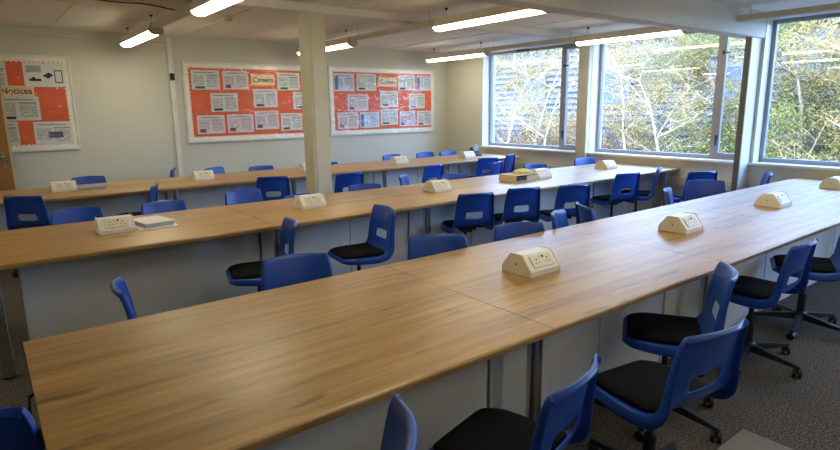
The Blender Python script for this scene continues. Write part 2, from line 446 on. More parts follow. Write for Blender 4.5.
# red cable, conduit, detector
rc = [(-.6 + i * .12, 6.34 + .02 * math.sin(i * .6), 2.635 + .006 * math.sin(i * 1.1)) for i in range(18)] + [(1.6, 6.35, 2.628), (1.72, 6.30, 2.60), (1.86, 6.33, 2.585), (2.0, 6.37, 2.60), (2.1, 6.36, 2.648)]
tag(MB().tube(rc, .008, 6).build('cable', M_['red'], smooth=True), 'thin dark red cable running across the ceiling at top left', 'cable')
o = MB().tube([(-2.5, B - .011, 2.56), (2.3, B - .011, 2.56)], .012, 8).build('conduit', M_['wall'], smooth=True)
tag(o, 'thin cream pipe running along the top of the back wall', 'pipe')
o = empty('wall_trunking', (2.36, B, 0)); tag(o, 'white vertical cable trunking on the back wall left of the careers board', 'trunking')
MB().box(-.035, .035, -.03, 0, .1, 2.62).build('cover', M_['boardframe'], o, bevel=.003)
MB().box(-.032, .032, -.06, -.03, 2.03, 2.13).build('switch_box', M_['black'], o, bevel=.005)
o = empty('motion_sensor', (2.46, 6.74, ZC)); tag(o, 'small grey round sensor hanging from the ceiling left of the column', 'sensor')
MB().tube([(0, 0, 0), (0, 0, -.03)], .05, 16).build('sensor_base', M_['lampbody'], o, smooth=False)
MB().tube([(0, 0, -.03), (0, 0, -.045), (0, 0, -.06)], [.042, .04, .02], 16).build('sensor_lens', M_['lampend'], o)

# ------------------------------------------------------------------ door
d = empty('door_1', (-.63, B - .12, 0)); struct(d, 'brown wooden door standing open at the left edge', 'door')
MB().box(0, .93, -.042, 0, .01, 2.02).build('door_leaf', M_['door'], d, bevel=.003)
MB().box(.93, .958, -.044, .002, .01, 2.02).build('door_edge', M_['edge'], d)
h = MB().box(.85, .885, -.05, -.042, .93, 1.12).build('handle_plate', M_['steel'], d, bevel=.002)
MB().tube([(.868, -.05, 1.07), (.868, -.09, 1.07), (.85, -.098, 1.07), (.76, -.098, 1.065)], .011, 8).build('lever', M_['steel'], h, smooth=True)

# ------------------------------------------------------------------ pinboards
def pinboard(x0, x1, z0, z1, label, name='pinboard'):
    r = empty(name, (0, B, 0)); tag(r, label, 'pinboard', 'pinboards on the back wall')
    f = .028
    MB().box(x0, x1, -.03, 0, z0, z0 + f).box(x0, x1, -.03, 0, z1 - f, z1).box(x0, x0 + f, -.03, 0, z0 + f, z1 - f).box(x1 - f, x1, -.03, 0, z0 + f, z1 - f).build('frame', M_['boardframe'], r, bevel=.003)
    MB().box(x0 + f, x1 - f, -.016, -.001, z0 + f, z1 - f).build('backing', M_['orange'], r)
    # scalloped border strip
    s = MB(); w = .046; n = 8; st = .052
    def strip(p0, d, nrm, L):
        k = int(L / st); step = L / k
        for i in range(k):
            a = p0 + d * (i * step); q = [a, a + d * step, a + d * step + nrm * w]
            for j in range(1, n): q.append(a + d * (step * (1 - j / n)) + nrm * (w + .020 * math.sin(PI * j / n)))
            q.append(a + nrm * w)
            b = len(s.v); s.v += [tuple(v) for v in q]; s.f.append(tuple(range(b, b + len(q))))
    X, Z = Vector((1, 0, 0)), Vector((0, 0, 1)); y = -.0172
    strip(Vector((x0 + f, y, z0 + f)), X, Z, x1 - x0 - 2 * f); strip(Vector((x0 + f, y - .0004, z1 - f)), X, -Z, x1 - x0 - 2 * f)
    strip(Vector((x0 + f, y - .0008, z0 + f)), Z, X, z1 - z0 - 2 * f); strip(Vector((x1 - f, y - .0012, z0 + f)), Z, -X, z1 - z0 - 2 * f)
    s.build('scalloped_border', M_['border'], r, fix=False)
    # loose clear film stretched over the display
    g = MB(); nx, nz = 60, 30
    rnd = random.Random(int(x0 * 100) + 5)
    ph = [(rnd.uniform(-9, 9), rnd.uniform(5, 14), rnd.uniform(0, 6)) for _ in range(5)]
    fx0, fx1, fz0, fz1 = x0 + .01, x1 - .01, z0 + .01, z1 - .01
    for j in range(nz + 1):
        for i in range(nx + 1):
            xx = fx0 + (fx1 - fx0) * i / nx; zz = fz0 + (fz1 - fz0) * j / nz
            e = min(1, 8 * min(i / nx, 1 - i / nx, j / nz, 1 - j / nz))
            yy = -.034 - e * (.006 + .0055 * sum(math.sin(a * xx + b * zz + c) for a, b, c in ph) / 2)
            g.v.append((xx, min(yy, -.0305), zz))
    for j in range(nz):
        for i in range(nx):
            q = j * (nx + 1) + i; g.f.append((q, q + 1, q + nx + 2, q + nx + 1))
    g.build('plastic_film', M_['film'], r, smooth=True, fix=False)
    return r
ZB0, ZB1 = 1.118, 2.308
pinboard(-1.31, 1.10, 1.103, 2.315, 'orange notices pinboard under clear film, partly behind the door', 'notice_board')
pinboard(2.51, 4.90, ZB0, ZB1, 'left orange careers pinboard under clear film, cut by the column', 'careers_board')
pinboard(4.93, 7.28, 1.13, 2.315, 'right orange careers pinboard under clear film, right of the column', 'careers_board')
def sheet(x0, x1, z0, z1, mat, label, grp):
    o = MB().box(-(x1 - x0) / 2, (x1 - x0) / 2, -.0015, .0015, -(z1 - z0) / 2, (z1 - z0) / 2).build('pinned_sheet', M_[mat], loc=((x0 + x1) / 2, B - .0205, (z0 + z1) / 2))
    MB().tube([(0, -.0015, (z1 - z0) / 2 - .012), (0, -.005, (z1 - z0) / 2 - .012)], .006, 8).build('drawing_pin', M_['hole'], o)
    return tag(o, label, 'sheet of paper', grp)
OR = ['first', 'second', 'third', 'fourth', 'fifth']
rows = {
 'left': [('top', [(2.63, 3.05, 1.905, 2.19, 'sheetD'), (3.10, 3.50, 1.91, 2.19, 'sheetB'), (3.985, 4.38, 1.905, 2.185, 'sheetD'), (4.43, 4.80, 1.905, 2.18, 'sheetB')]),
          ('middle', [(2.89, 3.31, 1.575, 1.855, 'sheetA'), (3.57, 3.97, 1.635, 1.92, 'sheetA'), (4.25, 4.66, 1.60, 1.88, 'sheetD')]),
          ('bottom', [(2.66, 3.08, 1.245, 1.525, 'sheetB'), (3.12, 3.54, 1.25, 1.53, 'sheetB'), (3.57, 3.97, 1.285, 1.58, 'sheetB'), (4.01, 4.39, 1.255, 1.535, 'sheetA'), (4.43, 4.81, 1.255, 1.535, 'sheetA')])],
 'right': [('top', [(5.03, 5.44, 1.90, 2.20, 'sheetC'), (5.49, 5.90, 1.91, 2.205, 'sheetA'), (6.40, 6.80, 1.92, 2.20, 'sheetA'), (6.84, 7.19, 1.92, 2.20, 'sheetC')]),
           ('middle', [(5.29, 5.72, 1.555, 1.845, 'sheetB'), (5.985, 6.39, 1.62, 1.91, 'sheetD'), (6.645, 7.03, 1.585, 1.86, 'sheetA')]),
           ('bottom', [(5.08, 5.50, 1.245, 1.53, 'sheetB'), (5.54, 5.95, 1.25, 1.53, 'sheetC'), (5.985, 6.38, 1.29, 1.575, 'sheetD'), (6.42, 6.79, 1.255, 1.535, 'sheetB'), (6.83, 7.19, 1.255, 1.535, 'sheetA')])]}
CN = {'sheetA': 'greyish', 'sheetB': 'pinkish', 'sheetC': 'bluish', 'sheetD': 'white'}
for side in rows:
    for rn, lst in rows[side]:
        for i, (a, b, c, e, mt) in enumerate(lst):
            sheet(a, b, c, e, mt, '%s printed sheet, %s from the left in the %s row of the %s careers board' % (CN[mt], OR[i], rn, side), 'printed sheets on the %s careers board' % side)
grp = 'sheets on the notices board'
sheet(.575, 1.02, 1.92, 2.225, 'paper', 'white sheet with pictures of devices at the top right of the notices board', grp)
sheet(.02, .40, 1.87, 2.225, 'sheetA', 'grey sheet at the top of the notices board near the left photo edge', grp)
sheet(.24, .70, 1.50, 1.80, 'sheetA', 'white printed sheet with a table, right under the notices heading', grp)
sheet(.10, .44, 1.19, 1.49, 'sheetA', 'narrow visible sheet at the bottom of the notices board beside the door', grp)
sheet(.60, 1.03, 1.18, 1.48, 'sheetE', 'white sheet with a landscape picture at the bottom right of the notices board', grp)
# the device pictures on the first of these sheets
dev = [o for o in bpy.data.objects if o.get('label', '').startswith('white sheet with pictures')][0]
MB().box(-.19, -.03, -.0025, -.0015, .03, .11).build('picture', M_['greyp'], dev)
MB().box(-.17, -.04, -.0025, -.0015, -.08, -.05).box(-.14, -.1, -.0025, -.0015, -.05, -.03).build('picture', M_['hole'], dev)
MB().prism([(-.02, -.01), (.05, .03), (.1, 0), (.04, -.05)], -.0025, -.0015, 'y').build('picture', M_['titleink'], dev)
MB().box(.11, .20, -.0025, -.0015, -.10, .06).build('picture', M_['hole'], dev)
MB().box(.12, .19, -.003, -.0025, -.088, .048).build('picture', M_['paper'], dev)

def title(text, x0, x1, z0, z1, size, ink, label, mat='titlecard'):
    o = MB().box(-(x1 - x0) / 2, (x1 - x0) / 2, -.0015, .0015, -(z1 - z0) / 2, (z1 - z0) / 2).build('heading_card', M_[mat], loc=((x0 + x1) / 2, B - .0235, (z0 + z1) / 2))
    tag(o, label, 'heading card')
    cu = bpy.data.curves.new('heading_lettering', 'FONT'); cu.body = text; cu.size = size; cu.align_x = 'CENTER'; cu.align_y = 'CENTER'; cu.extrude = .0006; cu.offset = .0016
    t = bpy.data.objects.new('heading_lettering', cu); C.objects.link(t)
    bpy.context.view_layer.update()
    me = bpy.data.meshes.new_from_object(t.evaluated_get(bpy.context.evaluated_depsgraph_get()))
    bpy.data.objects.remove(t)
    t = bpy.data.objects.new('heading_lettering', me); C.objects.link(t)
    me.materials.clear(); me.materials.append(M_[ink]); t.parent = o; t.location = (0, -.0026, 0); t.rotation_euler = (PI / 2, 0, 0)
title('Notices', .285, .665, 1.795, 1.935, .105, 'titleink', 'cream heading card reading Notices on the left pinboard')
title('Careers', 3.545, 3.94, 1.975, 2.145, .105, 'titleink2', 'cream heading card reading Careers on the left careers board')
title('Careers', 5.955, 6.36, 1.985, 2.155, .105, 'titleink2', 'cream heading card reading Careers on the right careers board')

# ------------------------------------------------------------------ desks
def desk(x0, x1, y0, y1, label, grp, leg_l, leg_r, panel_x0=None, skip=()):
    r = empty('double_desk', ((x0 + x1) / 2, (y0 + y1) / 2, 0)); tag(r, label, 'desk', grp)
    hx, hy = (x1 - x0) / 2 - .0016, (y1 - y0) / 2
    for s in (-1, 1):
        R = .011; pr = [(s * .0004, ZT - .031), (s * .0004, ZT)]
        pr += [(s * (hy - R + R * math.sin(k * PI / 10)), ZT - R + R * math.cos(k * PI / 10)) for k in range(6)]
        pr += [(s * (hy - .004), ZT - .031)]
        smooth_by_angle(MB().prism(pr, -hx, hx, 'x').build('tabletop', M_['oak'], r), .5)
    px = -hx + .01 if panel_x0 is None else panel_x0 - r.location.x
    for yy in (-hy + .36, hy - .63):
        mid = (px + hx) / 2 + .09
        if panel_x0 is not None:
            MB().box(px, hx - .006, yy, yy + .018, .006, ZT - .033).build('modesty_panel', M_['panel'], r, bevel=.002); continue
        for (u0, u1) in ((px, mid - .003), (mid + .003, hx - .006)):
            MB().box(u0, u1, yy, yy + .018, .006, ZT - .033).build('modesty_panel', M_['panel'], r, bevel=.002)
    for xx in [v for v in (leg_l, leg_r) if v is not None]:
        for sd in (-1, 1):
            if xx == leg_l and sd in skip: continue
            yy = sd * (hy - .14)
            l = MB().tube([(xx - r.location.x, yy, .012), (xx - r.location.x, yy, ZT - .033)], .033, 20).build('leg', M_['chrome'], r)
            smooth_by_angle(l)
            MB().tube([(xx - r.location.x, yy, 0), (xx - r.location.x, yy, .014)], .036, 16).build('foot', M_['black'], l)
SHARED = {('front', 3): (-1,), ('front', 2): (1,), ('middle', 2): (1,), ('middle', 3): (1,), ('middle', 4): (-1, 1), ('back', 2): (1,), ('back', 4): (1,)}   # sides carried by the neighbouring section
bounds = {'front': (.034, 1.353, 2.555, 7.60), 'middle': (-.14, 3.982, 5.179, 7.60), 'back': (-.20, 6.835, 7.911, 7.49)}
nm = ['left end section', 'second section from the left', 'third section from the left', 'fourth section from the left', 'window end section']
for row, (xs, y0, y1, xe) in bounds.items():
    bx = [xs, 1.703, 3.20, 4.66, 6.15, xe]
    for i in range(5):
        desk(bx[i], bx[i + 1], y0, y1, '%s of the long oak-topped %s desk row' % (nm[i], row), 'sections of the %s desk row' % row,
             (xs + .105) if i == 0 else bx[i] + .055, None if i < 4 else xe - .12, panel_x0=(xs + .24) if i == 0 else None, skip=SHARED.get((row, i), ()))

# ------------------------------------------------------------------ socket boxes
def make_box():
    r = empty('socket_box')
    L, D, H, t, lip = .236, .2, .106, .040, .030
    prof = [(-D / 2, 0), (-D / 2, lip), (-t, H), (t, H), (D / 2, lip), (D / 2, 0)]
    MB().prism(prof, -L / 2 + .012, L / 2 - .012, 'x').build('body', M_['cream'], r, bevel=.002)
    def off(p): return [(p[0][0] - .002, 0), (p[1][0] - .002, p[1][1] + .003), (p[2][0] - .001, p[2][1] + .004), (p[3][0] + .001, p[3][1] + .004), (p[4][0] + .002, p[4][1] + .003), (p[5][0] + .002, 0)]
    for s in (-1, 1):
        e = MB().prism(off(prof), s * (L / 2 - .012), s * L / 2, 'x').build('end_plate', M_['cream'], r, bevel=.002)
        MB().tube([(s * L / 2, 0, .055), (s * (L / 2 + .002), 0, .055)], .005, 8).build('screw_cap', M_['hole'], e)
    for s in (-1, 1):
        # local frame of the sloping face
        a = Vector((0, s * D / 2, lip)); b = Vector((0, s * t, H)); u = (b - a).normalized(); n = Vector((0, s * (H - lip), (D / 2 - t))).normalized()
        c = (a + b) / 2; ht = (b - a).length
        def slab(mb, x0, x1, v0, v1, d0, d1):
            base = len(mb.v)
            for d in (d0, d1):
                for (x, v) in ((x0, v0), (x1, v0), (x1, v1), (x0, v1)):
                    mb.v.append(tuple(c + Vector((x, 0, 0)) + u * v + n * d))
            mb.f += [tuple(base + i for i in q) for q in ((0, 1, 2, 3), (4, 5, 6, 7), (0, 1, 5, 4), (1, 2, 6, 5), (2, 3, 7, 6), (3, 0, 4, 7))]
            return mb
        p = slab(MB(), -.078, .078, -.034, .034, -.002, .006).build('socket_plate', M_['cream2'], r, bevel=.0015)
        for cx in (-.040, .040):
            ph = MB()
            slab(ph, cx - .003, cx + .003, .006, .016, .0055, .0066)
            slab(ph, cx - .016, cx - .008, -.012, -.007, .0055, .0066); slab(ph, cx + .008, cx + .016, -.012, -.007, .0055, .0066)
            ph.build('pin_slots', M_['hole'], p)
        for cx in (-.012, .012):
            slab(MB(), cx - .006, cx + .006, .016, .028, .0055, .0095).build('rocker_switch', M_['hole'] if s < 0 and cx > 0 else M_['cream'], p, bevel=.001)
    return r
bx = make_box()
boxes = [
 (2.25, 1.955, 'cream socket box on the front desk nearest the camera', 'front'), (3.80, 1.955, 'cream socket box on the front desk, second from the left', 'front'),
 (5.335, 1.955, 'cream socket box on the front desk, third from the left', 'front'), (6.90, 1.975, 'cream socket box at the window end of the front desk, cut by the photo edge', 'front'),
 (.715, 4.59, 'cream socket box beside the paper stack at the left of the middle desk', 'middle'), (2.285, 4.59, 'cream socket box on the middle desk in front of the column', 'middle'),
 (3.765, 4.58, 'cream socket box on the middle desk, third from the left', 'middle'), (5.40, 4.60, 'cream socket box on the middle desk touching the cardboard tray', 'middle'),
 (6.86, 4.66, 'cream socket box at the window end of the middle desk', 'middle'),
 (.69, 7.37, 'cream socket box beside the papers at the left of the back desk', 'back'), (2.205, 7.37, 'cream socket box on the back desk left of the column', 'back'),
 (3.69, 7.38, 'cream socket box on the back desk almost hidden by the column', 'back'), (5.26, 7.36, 'cream socket box on the back desk right of the column', 'back'), (6.66, 7.30, 'cream socket box on the back desk beside the telephone', 'back')]
for i, (x, y, lab, row) in enumerate(boxes):
    o = bx if i == 0 else copy_tree(bx)
    o.location = (x, y, ZT + .0006); tag(o, lab, 'socket box', 'cream socket boxes on the desks')

# ------------------------------------------------------------------ chairs
def baked(o):
    dg = bpy.context.evaluated_depsgraph_get()
    bpy.context.view_layer.update()
    me = bpy.data.meshes.new_from_object(o.evaluated_get(dg))
    o.modifiers.clear(); o.data = me

def shell_object():
    # side profile of the one-piece shell: (forward y, height z, half width, curvature, rim depth)
    P = [(.212, .440, .146, .0, .018), (.207, .458, .164, .0, .032), (.175, .471, .189, .0, .042), (.09, .472, .206, -.004, .044), (.0, .468, .21, -.006, .046), (-.09, .466, .21, -.006, .048),
         (-.148, .474, .208, .0, .052), (-.184, .500, .203, .012, .052), (-.202, .534, .198, .021, .045), (-.211, .566, .194, .027, .040), (-.224, .628, .190, .033, .037),
         (-.240, .700, .186, .038, .03), (-.256, .768, .182, .042, .028), (-.264, .800, .176, .044, .026), (-.270, .815, .170, .046, .022), (-.284, .818, .166, .046, .016), (-.292, .806, .164, .046, .01)]
    US = [-1, -.97, -.84, -.60, -.46, -.37, 0, .37, .46, .60, .84, .97, 1]
    n = len(P); bm = bmesh.new(); grid = []
    for i, (y, z, hw, cv, rd) in enumerate(P):
        y0, z0 = P[max(i - 1, 0)][:2]; y1, z1 = P[min(i + 1, n - 1)][:2]
        ty, tz = y1 - y0, z1 - z0; l = math.hypot(ty, tz); ty /= l; tz /= l
        ny, nz = tz, -ty          # normal on the sitter's side (profile runs front -> back -> up)
        if i >= n - 2: ny, nz = (1, 0)
        row = []
        for k, u in [('r', -1), ('q', -1)] + [(None, u) for u in US] + [('q', 1), ('r', 1)]:
            off = cv * u * u
            arch = (-.027 * u * u if z > .76 else -.027 * u * u * max(0, (z - .6) / .16)) if i > 9 else 0
            x, yy, zz = hw * u, y + ny * off, z + nz * off + arch
            if k:
                f = {'q': .5, 'r': 1.}[k]
                x += (1 if u > 0 else -1) * (.006 if k == 'q' else .007)
                yy -= ny * rd * f; zz -= nz * rd * f
            row.append(bm.verts.new((x, yy, zz)))
        grid.append(row)
    cols = len(grid[0])
    for i in range(n - 1):
        for j in range(cols - 1):
            if i in (9,) and 6 <= j <= 9: continue            # hand slot
            bm.faces.new((grid[i][j], grid[i][j + 1], grid[i + 1][j + 1], grid[i + 1][j]))
    bmesh.ops.recalc_face_normals(bm, faces=bm.faces)
    me = bpy.data.meshes.new('shell'); bm.to_mesh(me); bm.free()
    o = bpy.data.objects.new('shell', me); C.objects.link(o)
    so = o.modifiers.new('s', 'SOLIDIFY'); so.thickness = .007; so.offset = 0
    su = o.modifiers.new('u', 'SUBSURF'); su.levels = 1; su.render_levels = 1
    baked(o)
    for p in o.data.polygons: p.use_smooth = True
    o.data.materials.clear(); o.data.materials.append(M_['blue'])
    return o

def pad_object():
    mb = MB(); nx, ny = 8, 8
    ys = [.194 - .35 * j / ny for j in range(ny + 1)]
    def hw(y): return .160 + .034 * min(1, (.194 - y) / .08) - (.012 if y < -.13 else 0)
    def zt(y): return .498 - (.012 if y > .18 else (.003 if y > .13 else 0)) + (.006 if y < -.13 else 0)
    def zb(y): return .475 if y < .18 else .470
    for z in (0, 1):
        for y in ys:
            for i in range(nx + 1):
                u = -1 + 2 * i / nx
                e = .007 if abs(u) == 1 else 0
                mb.v.append((hw(y) * u, y, (zt(y) - e) if z else zb(y)))
    k = (nx + 1) * (ny + 1)
    for j in range(ny):
        for i in range(nx):
            q = j * (nx + 1) + i
            mb.f.append((q, q + 1, q + nx + 2, q + nx + 1)); mb.f.append((k + q, k + q + 1, k + q + nx + 2, k + q + nx + 1))
    rim = [i for i in range(nx + 1)] + [j * (nx + 1) + nx for j in range(1, ny + 1)] + [ny * (nx + 1) + i for i in range(nx - 1, -1, -1)] + [j * (nx + 1) for j in range(ny - 1, 0, -1)]
    for a, b in zip(rim, rim[1:] + rim[:1]): mb.f.append((a, b, k + b, k + a))
    o = mb.build('seat_pad', M_['fabric'])
    su = o.modifiers.new('u', 'SUBSURF'); su.levels = 1; su.render_levels = 1
    baked(o)
    for p in o.data.polygons: p.use_smooth = True
    o.data.materials.clear(); o.data.materials.append(M_['fabric'])
    return o

def make_chair():
    r = empty('swivel_chair')
    shell_object().parent = r
    pad_object().parent = r
    me = MB().box(-.075, .075, -.10, .10, .430, .462).box(-.05, .05, -.06, .06, .40, .430).build('mechanism', M_['black'], r, bevel=.006)
    MB().tube([(.06, .02, .433), (.17, .03, .428), (.215, .035, .424)], [.006, .006, .011], 8).build('height_lever', M_['black'], me, smooth=True)
    g = MB().tube([(0, 0, .10), (0, 0, .26), (0, 0, .262), (0, 0, .41)], [.026, .026, .015, .015], 16).build('gas_column', M_['black'], r)
    smooth_by_angle(g)
    hb = MB().tube([(0, 0, .055), (0, 0, .07), (0, 0, .115), (0, 0, .125)], [.03, .046, .043, .03], 16).build('base_hub', M_['black'], r)
    smooth_by_angle(hb)
    for k in range(5):
        a = 2 * PI * k / 5 + .3
        ca, sa = math.cos(a), math.sin(a)
        mb = MB(); secs = [(.035, .024, .066, .112), (.15, .021, .062, .098), (.27, .017, .058, .080), (.315, .013, .056, .072)]
        for (d, w, z0, z1) in secs:
            for (ww, z) in ((-w, z0), (w, z0), (w * .75, z1), (-w * .75, z1)):
                mb.v.append((ca * d - sa * ww, sa * d + ca * ww, z))
        for i in range(3):
            for j in range(4):
                mb.f.append((i * 4 + j, i * 4 + (j + 1) % 4, i * 4 + 4 + (j + 1) % 4, i * 4 + 4 + j))
        mb.f += [(3, 2, 1, 0), (12, 13, 14, 15)]
        lg = mb.build('base_leg', M_['black'], r, bevel=.003)
        cx, cy = ca * .30, sa * .30
        cs = MB()
        rr = random.Random(k).uniform(0, 6); tx, ty = math.cos(rr), math.sin(rr)
        for s in (-1, 1):
            cs.tube([(cx + tx * s * .006, cy + ty * s * .006, .0265), (cx + tx * s * .024, cy + ty * s * .024, .0265)], .0265, 14)
        cs.tube([(cx, cy, .024), (cx, cy, .062)], .012, 8)
        cs.build('castor', M_['black'], lg)
    return r
ch0 = make_chair()
gF, gD = 'chairs along the near side of the front desk', 'chairs along the far side of the front desk'
gM, gE = 'chairs along the near side of the middle desk', 'chairs along the far side of the middle desk'
gB, gG = 'chairs along the near side of the back desk', 'chairs between the back desk and the wall'
chairs = [
 (.765, 1.05, 146, 0, 'edge-on chair back at the bottom edge, in front of the front desk', gF),
 (1.338, .944, 104, 0, 'blue chair with black pad at the bottom edge, right of the first desk leg', gF),
 (2.008, .845, 82, 0, 'large blue chair seen from behind with its slot showing, nearest the floor plate', gF),
 (2.80, 1.168, 122, 0, 'blue chair with a black pad behind the large one, its back edge-on', gF),
 (3.70, 1.14, 90, 0, 'blue chair at the near side of the front desk, second from the right photo edge', gF),
 (4.66, 1.165, 114, 0, 'blue chair cut by the right photo edge, near side of the front desk', gF),
 (-.15, 1.885, 50, 0, 'blue chair in the bottom left corner at the end of the front desk', None),
 (.43, 2.97, -8, -.03, 'tilted edge-on chair back at the left of the gap behind the front desk', gD),
 (1.30, 2.82, -104, 0, 'wide blue chair back behind the front desk, below the edge-on chair with black pad', gD),
 (2.22, 2.71, -119, 0, 'wide blue chair back behind the front desk, just left of the nearest socket box', gD),
 (2.945, 2.69, -114, -.02, 'wide blue chair back peeping over the front desk directly above the nearest socket box', gD),
 (3.39, 2.725, -64, 0, 'light blue edge-on chair back over the front desk, left of a dark tilted one', gD),
 (3.80, 2.80, -34, 0, 'dark tilted chair back over the front desk, between light blue one and a slotted chair', gD),
 (5.10, 2.80, -64, 0, 'thin edge-on chair back over the front desk, above the second socket box', gD),
 (6.02, 2.87, -142, 0, 'wide dark blue chair back over the front desk, left of the shaded wall pier', gD),
 (7.15, 2.68, 119, 0, 'small dark chair back over the front desk under the near window', gD),
 (1.73, 3.75, 165, 0, 'chair turned left with black pad, left of the first middle desk leg pair gap', gM),
 (2.57, 3.775, 173, 0, 'blue chair turned left with slot and black pad fully visible before middle desk', gM),
 (3.60, 3.80, 72, 0, 'slotted blue chair from behind at the middle desk, left one of two side by side', gM),
 (4.20, 3.75, 72, 0, 'slotted blue chair from behind at the middle desk, right one of two side by side', gM),
 (4.73, 3.55, 70, 0, 'dark blue slotted chair behind the light blue edge-on back, third at the middle desk', gM),
 (6.02, 3.76, 76, 0, 'blue slotted chair at the window end of the middle desk, below its last socket box', gM),
 (6.80, 3.82, 119, 0, 'blue chair in side view at the right end of the middle desk', gM),
 (6.78, 3.26, 58, 0, 'blue chair behind the wide dark chair back, below the middle window', gM),
 (.58, 5.46, -92, 0, 'blue chair back at the far side of the middle desk, first from the left', gE),
 (1.23, 5.35, -88, 0, 'blue chair back at the far side of the middle desk, right of the paper stack', gE),
 (2.04, 5.58, -89, 0, 'blue chair back over the middle desk, left of the slotted chair by the column', gE),
 (2.52, 5.25, -97, -.055, 'low blue chair back right behind the socket box before the column', gE),
 (3.33, 5.32, -112, -.035, 'low blue chair back over the middle desk just right of the column', gE),
 (3.90, 5.42, -48, 0, 'light blue edge-on chair back over the middle desk, left of its third socket box', gE),
 (4.65, 5.33, -110, -.03, 'low blue chair back over the middle desk, right of the third socket box', gE),
 (5.97, 5.84, 112, 0, 'bright blue chair back turned to the light, left of the cardboard tray', gE),
 (6.30, 5.46, -112, -.03, 'low dark blue chair back behind the cardboard tray on the middle desk', gE),
 (7.20, 5.29, -106, .012, 'blue chair back below the pier between the far and middle windows', gE),
 (.26, 6.62, 54, 0, 'slotted blue chair from behind at the left photo edge, before the back desk', gB),
 (1.49, 6.64, 158, 0, 'thin edge-on chair back before the back desk, behind the chair at the paper stack', gB),
 (2.73, 6.42, 66, 0, 'slotted blue chair from behind at the back desk, left of the column', gB),
 (3.63, 6.12, 84, 0, 'slotted blue chair from behind at the back desk, right of the column', gB),
 (5.0, 6.12, 98, 0, 'blue chair from behind at the back desk, above the third middle socket box', gB),
 (6.33, 6.42, 78, 0, 'blue chair back at the back desk directly behind the bright blue chair', gB),
 (7.06, 6.61, 110, 0, 'narrow upright edge-on chair back at the window end of the back desk', gB),
 (1.03, 8.08, -95, 0, 'blue chair back behind the papers at the left of the back desk', gG),
 (2.13, 8.35, 160, 0, 'narrow dark chair back by the vertical wall trunking', gG),
 (2.55, 8.06, -62, 0, 'chair back behind the back desk socket box left of the column', gG),
 (3.26, 8.08, -95, -.03, 'low blue chair back behind the back desk, under the left careers board', gG),
 (4.36, 8.08, -90, -.05, 'chair back behind the back desk, mostly hidden by the column', gG),
 (5.60, 8.08, -90, 0, 'blue chair back behind the back desk, behind the socket box right of the column', gG),
 (6.33, 8.07, -95, 0, 'blue chair back behind the back desk, under the right end of the careers board', gG),
 (6.86, 8.06, -96, -.015, 'blue chair back behind the back desk, left of the socket box by the telephone', gG)]
BASE_TURN = {4: 30, 5: 6, 6: 6, 15: 6, 18: 54, 19: 12, 21: 36, 22: 6, 26: 18, 47: 24}
for i, (mx, my, fa, dz, lab, grp) in enumerate(chairs):
    o = ch0 if i == 0 else copy_tree(ch0)
    f = math.radians(fa)
    o.location = (mx + .268 * math.cos(f), my + .268 * math.sin(f), 0)
    o.rotation_euler = (0, 0, f - PI / 2)
    tag(o, lab, 'chair', grp or 'chairs at the desks')
    ba = BASE_TURN.get(i, 0)
    if ba:
        for c in o.children:
            if c.name.startswith('base_leg'): c.rotation_euler = (0, 0, math.radians(ba))
    if dz:
        for c in o.children:
            if c.name.startswith(('shell', 'seat_pad', 'mechanism')): c.location = (0, 0, dz)
            if c.name.startswith('gas_column'): c.scale = (1, 1, 1 + dz / .41)

# ------------------------------------------------------------------ things on the desks
o = empty('paper_stack', (.985, 4.66, ZT + .0006), math.radians(8)); tag(o, 'white folder on a grey paper pad beside the left socket box, middle desk', 'paper stack')
MB().box(-.13, .14, -.19, .17, 0, .006).build('bottom_sheet', M_['paper'], o, rotz=-.12)
MB().box(-.105, .105, -.15, .15, .006, .036).build('paper_pad', M_['greyp'], o, bevel=.002)
MB().box(-.108, .108, -.154, .154, .036, .042).build('folder_cover', M_['paper'], o, rotz=.03, bevel=.002)
o = empty('paper_heap', (.945, 7.42, ZT + .0006), -.1); tag(o, 'grey and pinkish papers lying beside the left socket box, back desk', 'papers')
MB().box(-.10, .16, -.11, .10, 0, .024).build('paper_pad', M_['greyp'], o)
MB().box(-.06, .20, -.10, .07, .024, .032).build('top_sheet', M_['greyp'], o, rotz=.2)
# cardboard tray with a yellow cloth
o = empty('cardboard_tray', (5.045, 4.62, ZT + .0006), .06); tag(o, 'shallow cardboard tray with a dark opening on the middle desk', 'tray')
MB().box(-.20, .20, -.13, .13, 0, .005).build('tray_base', M_['card'], o)
MB().box(-.20, .20, .125, .13, .005, .07).box(-.20, -.195, -.13, .125, .005, .07).box(.195, .20, -.13, .125, .005, .07).box(.0, .195, -.13, -.125, .005, .06).build('tray_wall', M_['card'], o)
MB().box(-.20, .20, -.135, .135, .07, .076).build('tray_lid', M_['card'], o)
MB().box(-.185, -.01, -.115, .11, .006, .05).build('tray_contents', M_['hole'], o)
def blob(name, mat, loc, sx, sy, sz, seed, parent=None):
    bm = bmesh.new(); bmesh.ops.create_icosphere(bm, subdivisions=4, radius=1)
    rn = random.Random(seed); ph = [(Vector((rn.uniform(-4, 4), rn.uniform(-4, 4), rn.uniform(-4, 4))), rn.uniform(0, 6)) for _ in range(6)]
    for v in bm.verts:
        k = 1 + .09 * sum(math.sin(v.co.dot(a) + p) for a, p in ph) / 2
        v.co = Vector((v.co.x * sx * k, v.co.y * sy * k, max(-.25, v.co.z) * sz * k + sz * .27))
    me = bpy.data.meshes.new(name); bm.to_mesh(me); bm.free()
    for p in me.polygons: p.use_smooth = True
    me.materials.append(mat); q = bpy.data.objects.new(name, me); C.objects.link(q); q.location = loc
    if parent: q.parent = parent
    return q
q = blob('folded_cloth', M_['yellow'], (5.11, 4.63, ZT + .0785), .14, .085, .04, 3)
tag(q, 'crumpled yellow cloth lying on the cardboard tray', 'cloth')
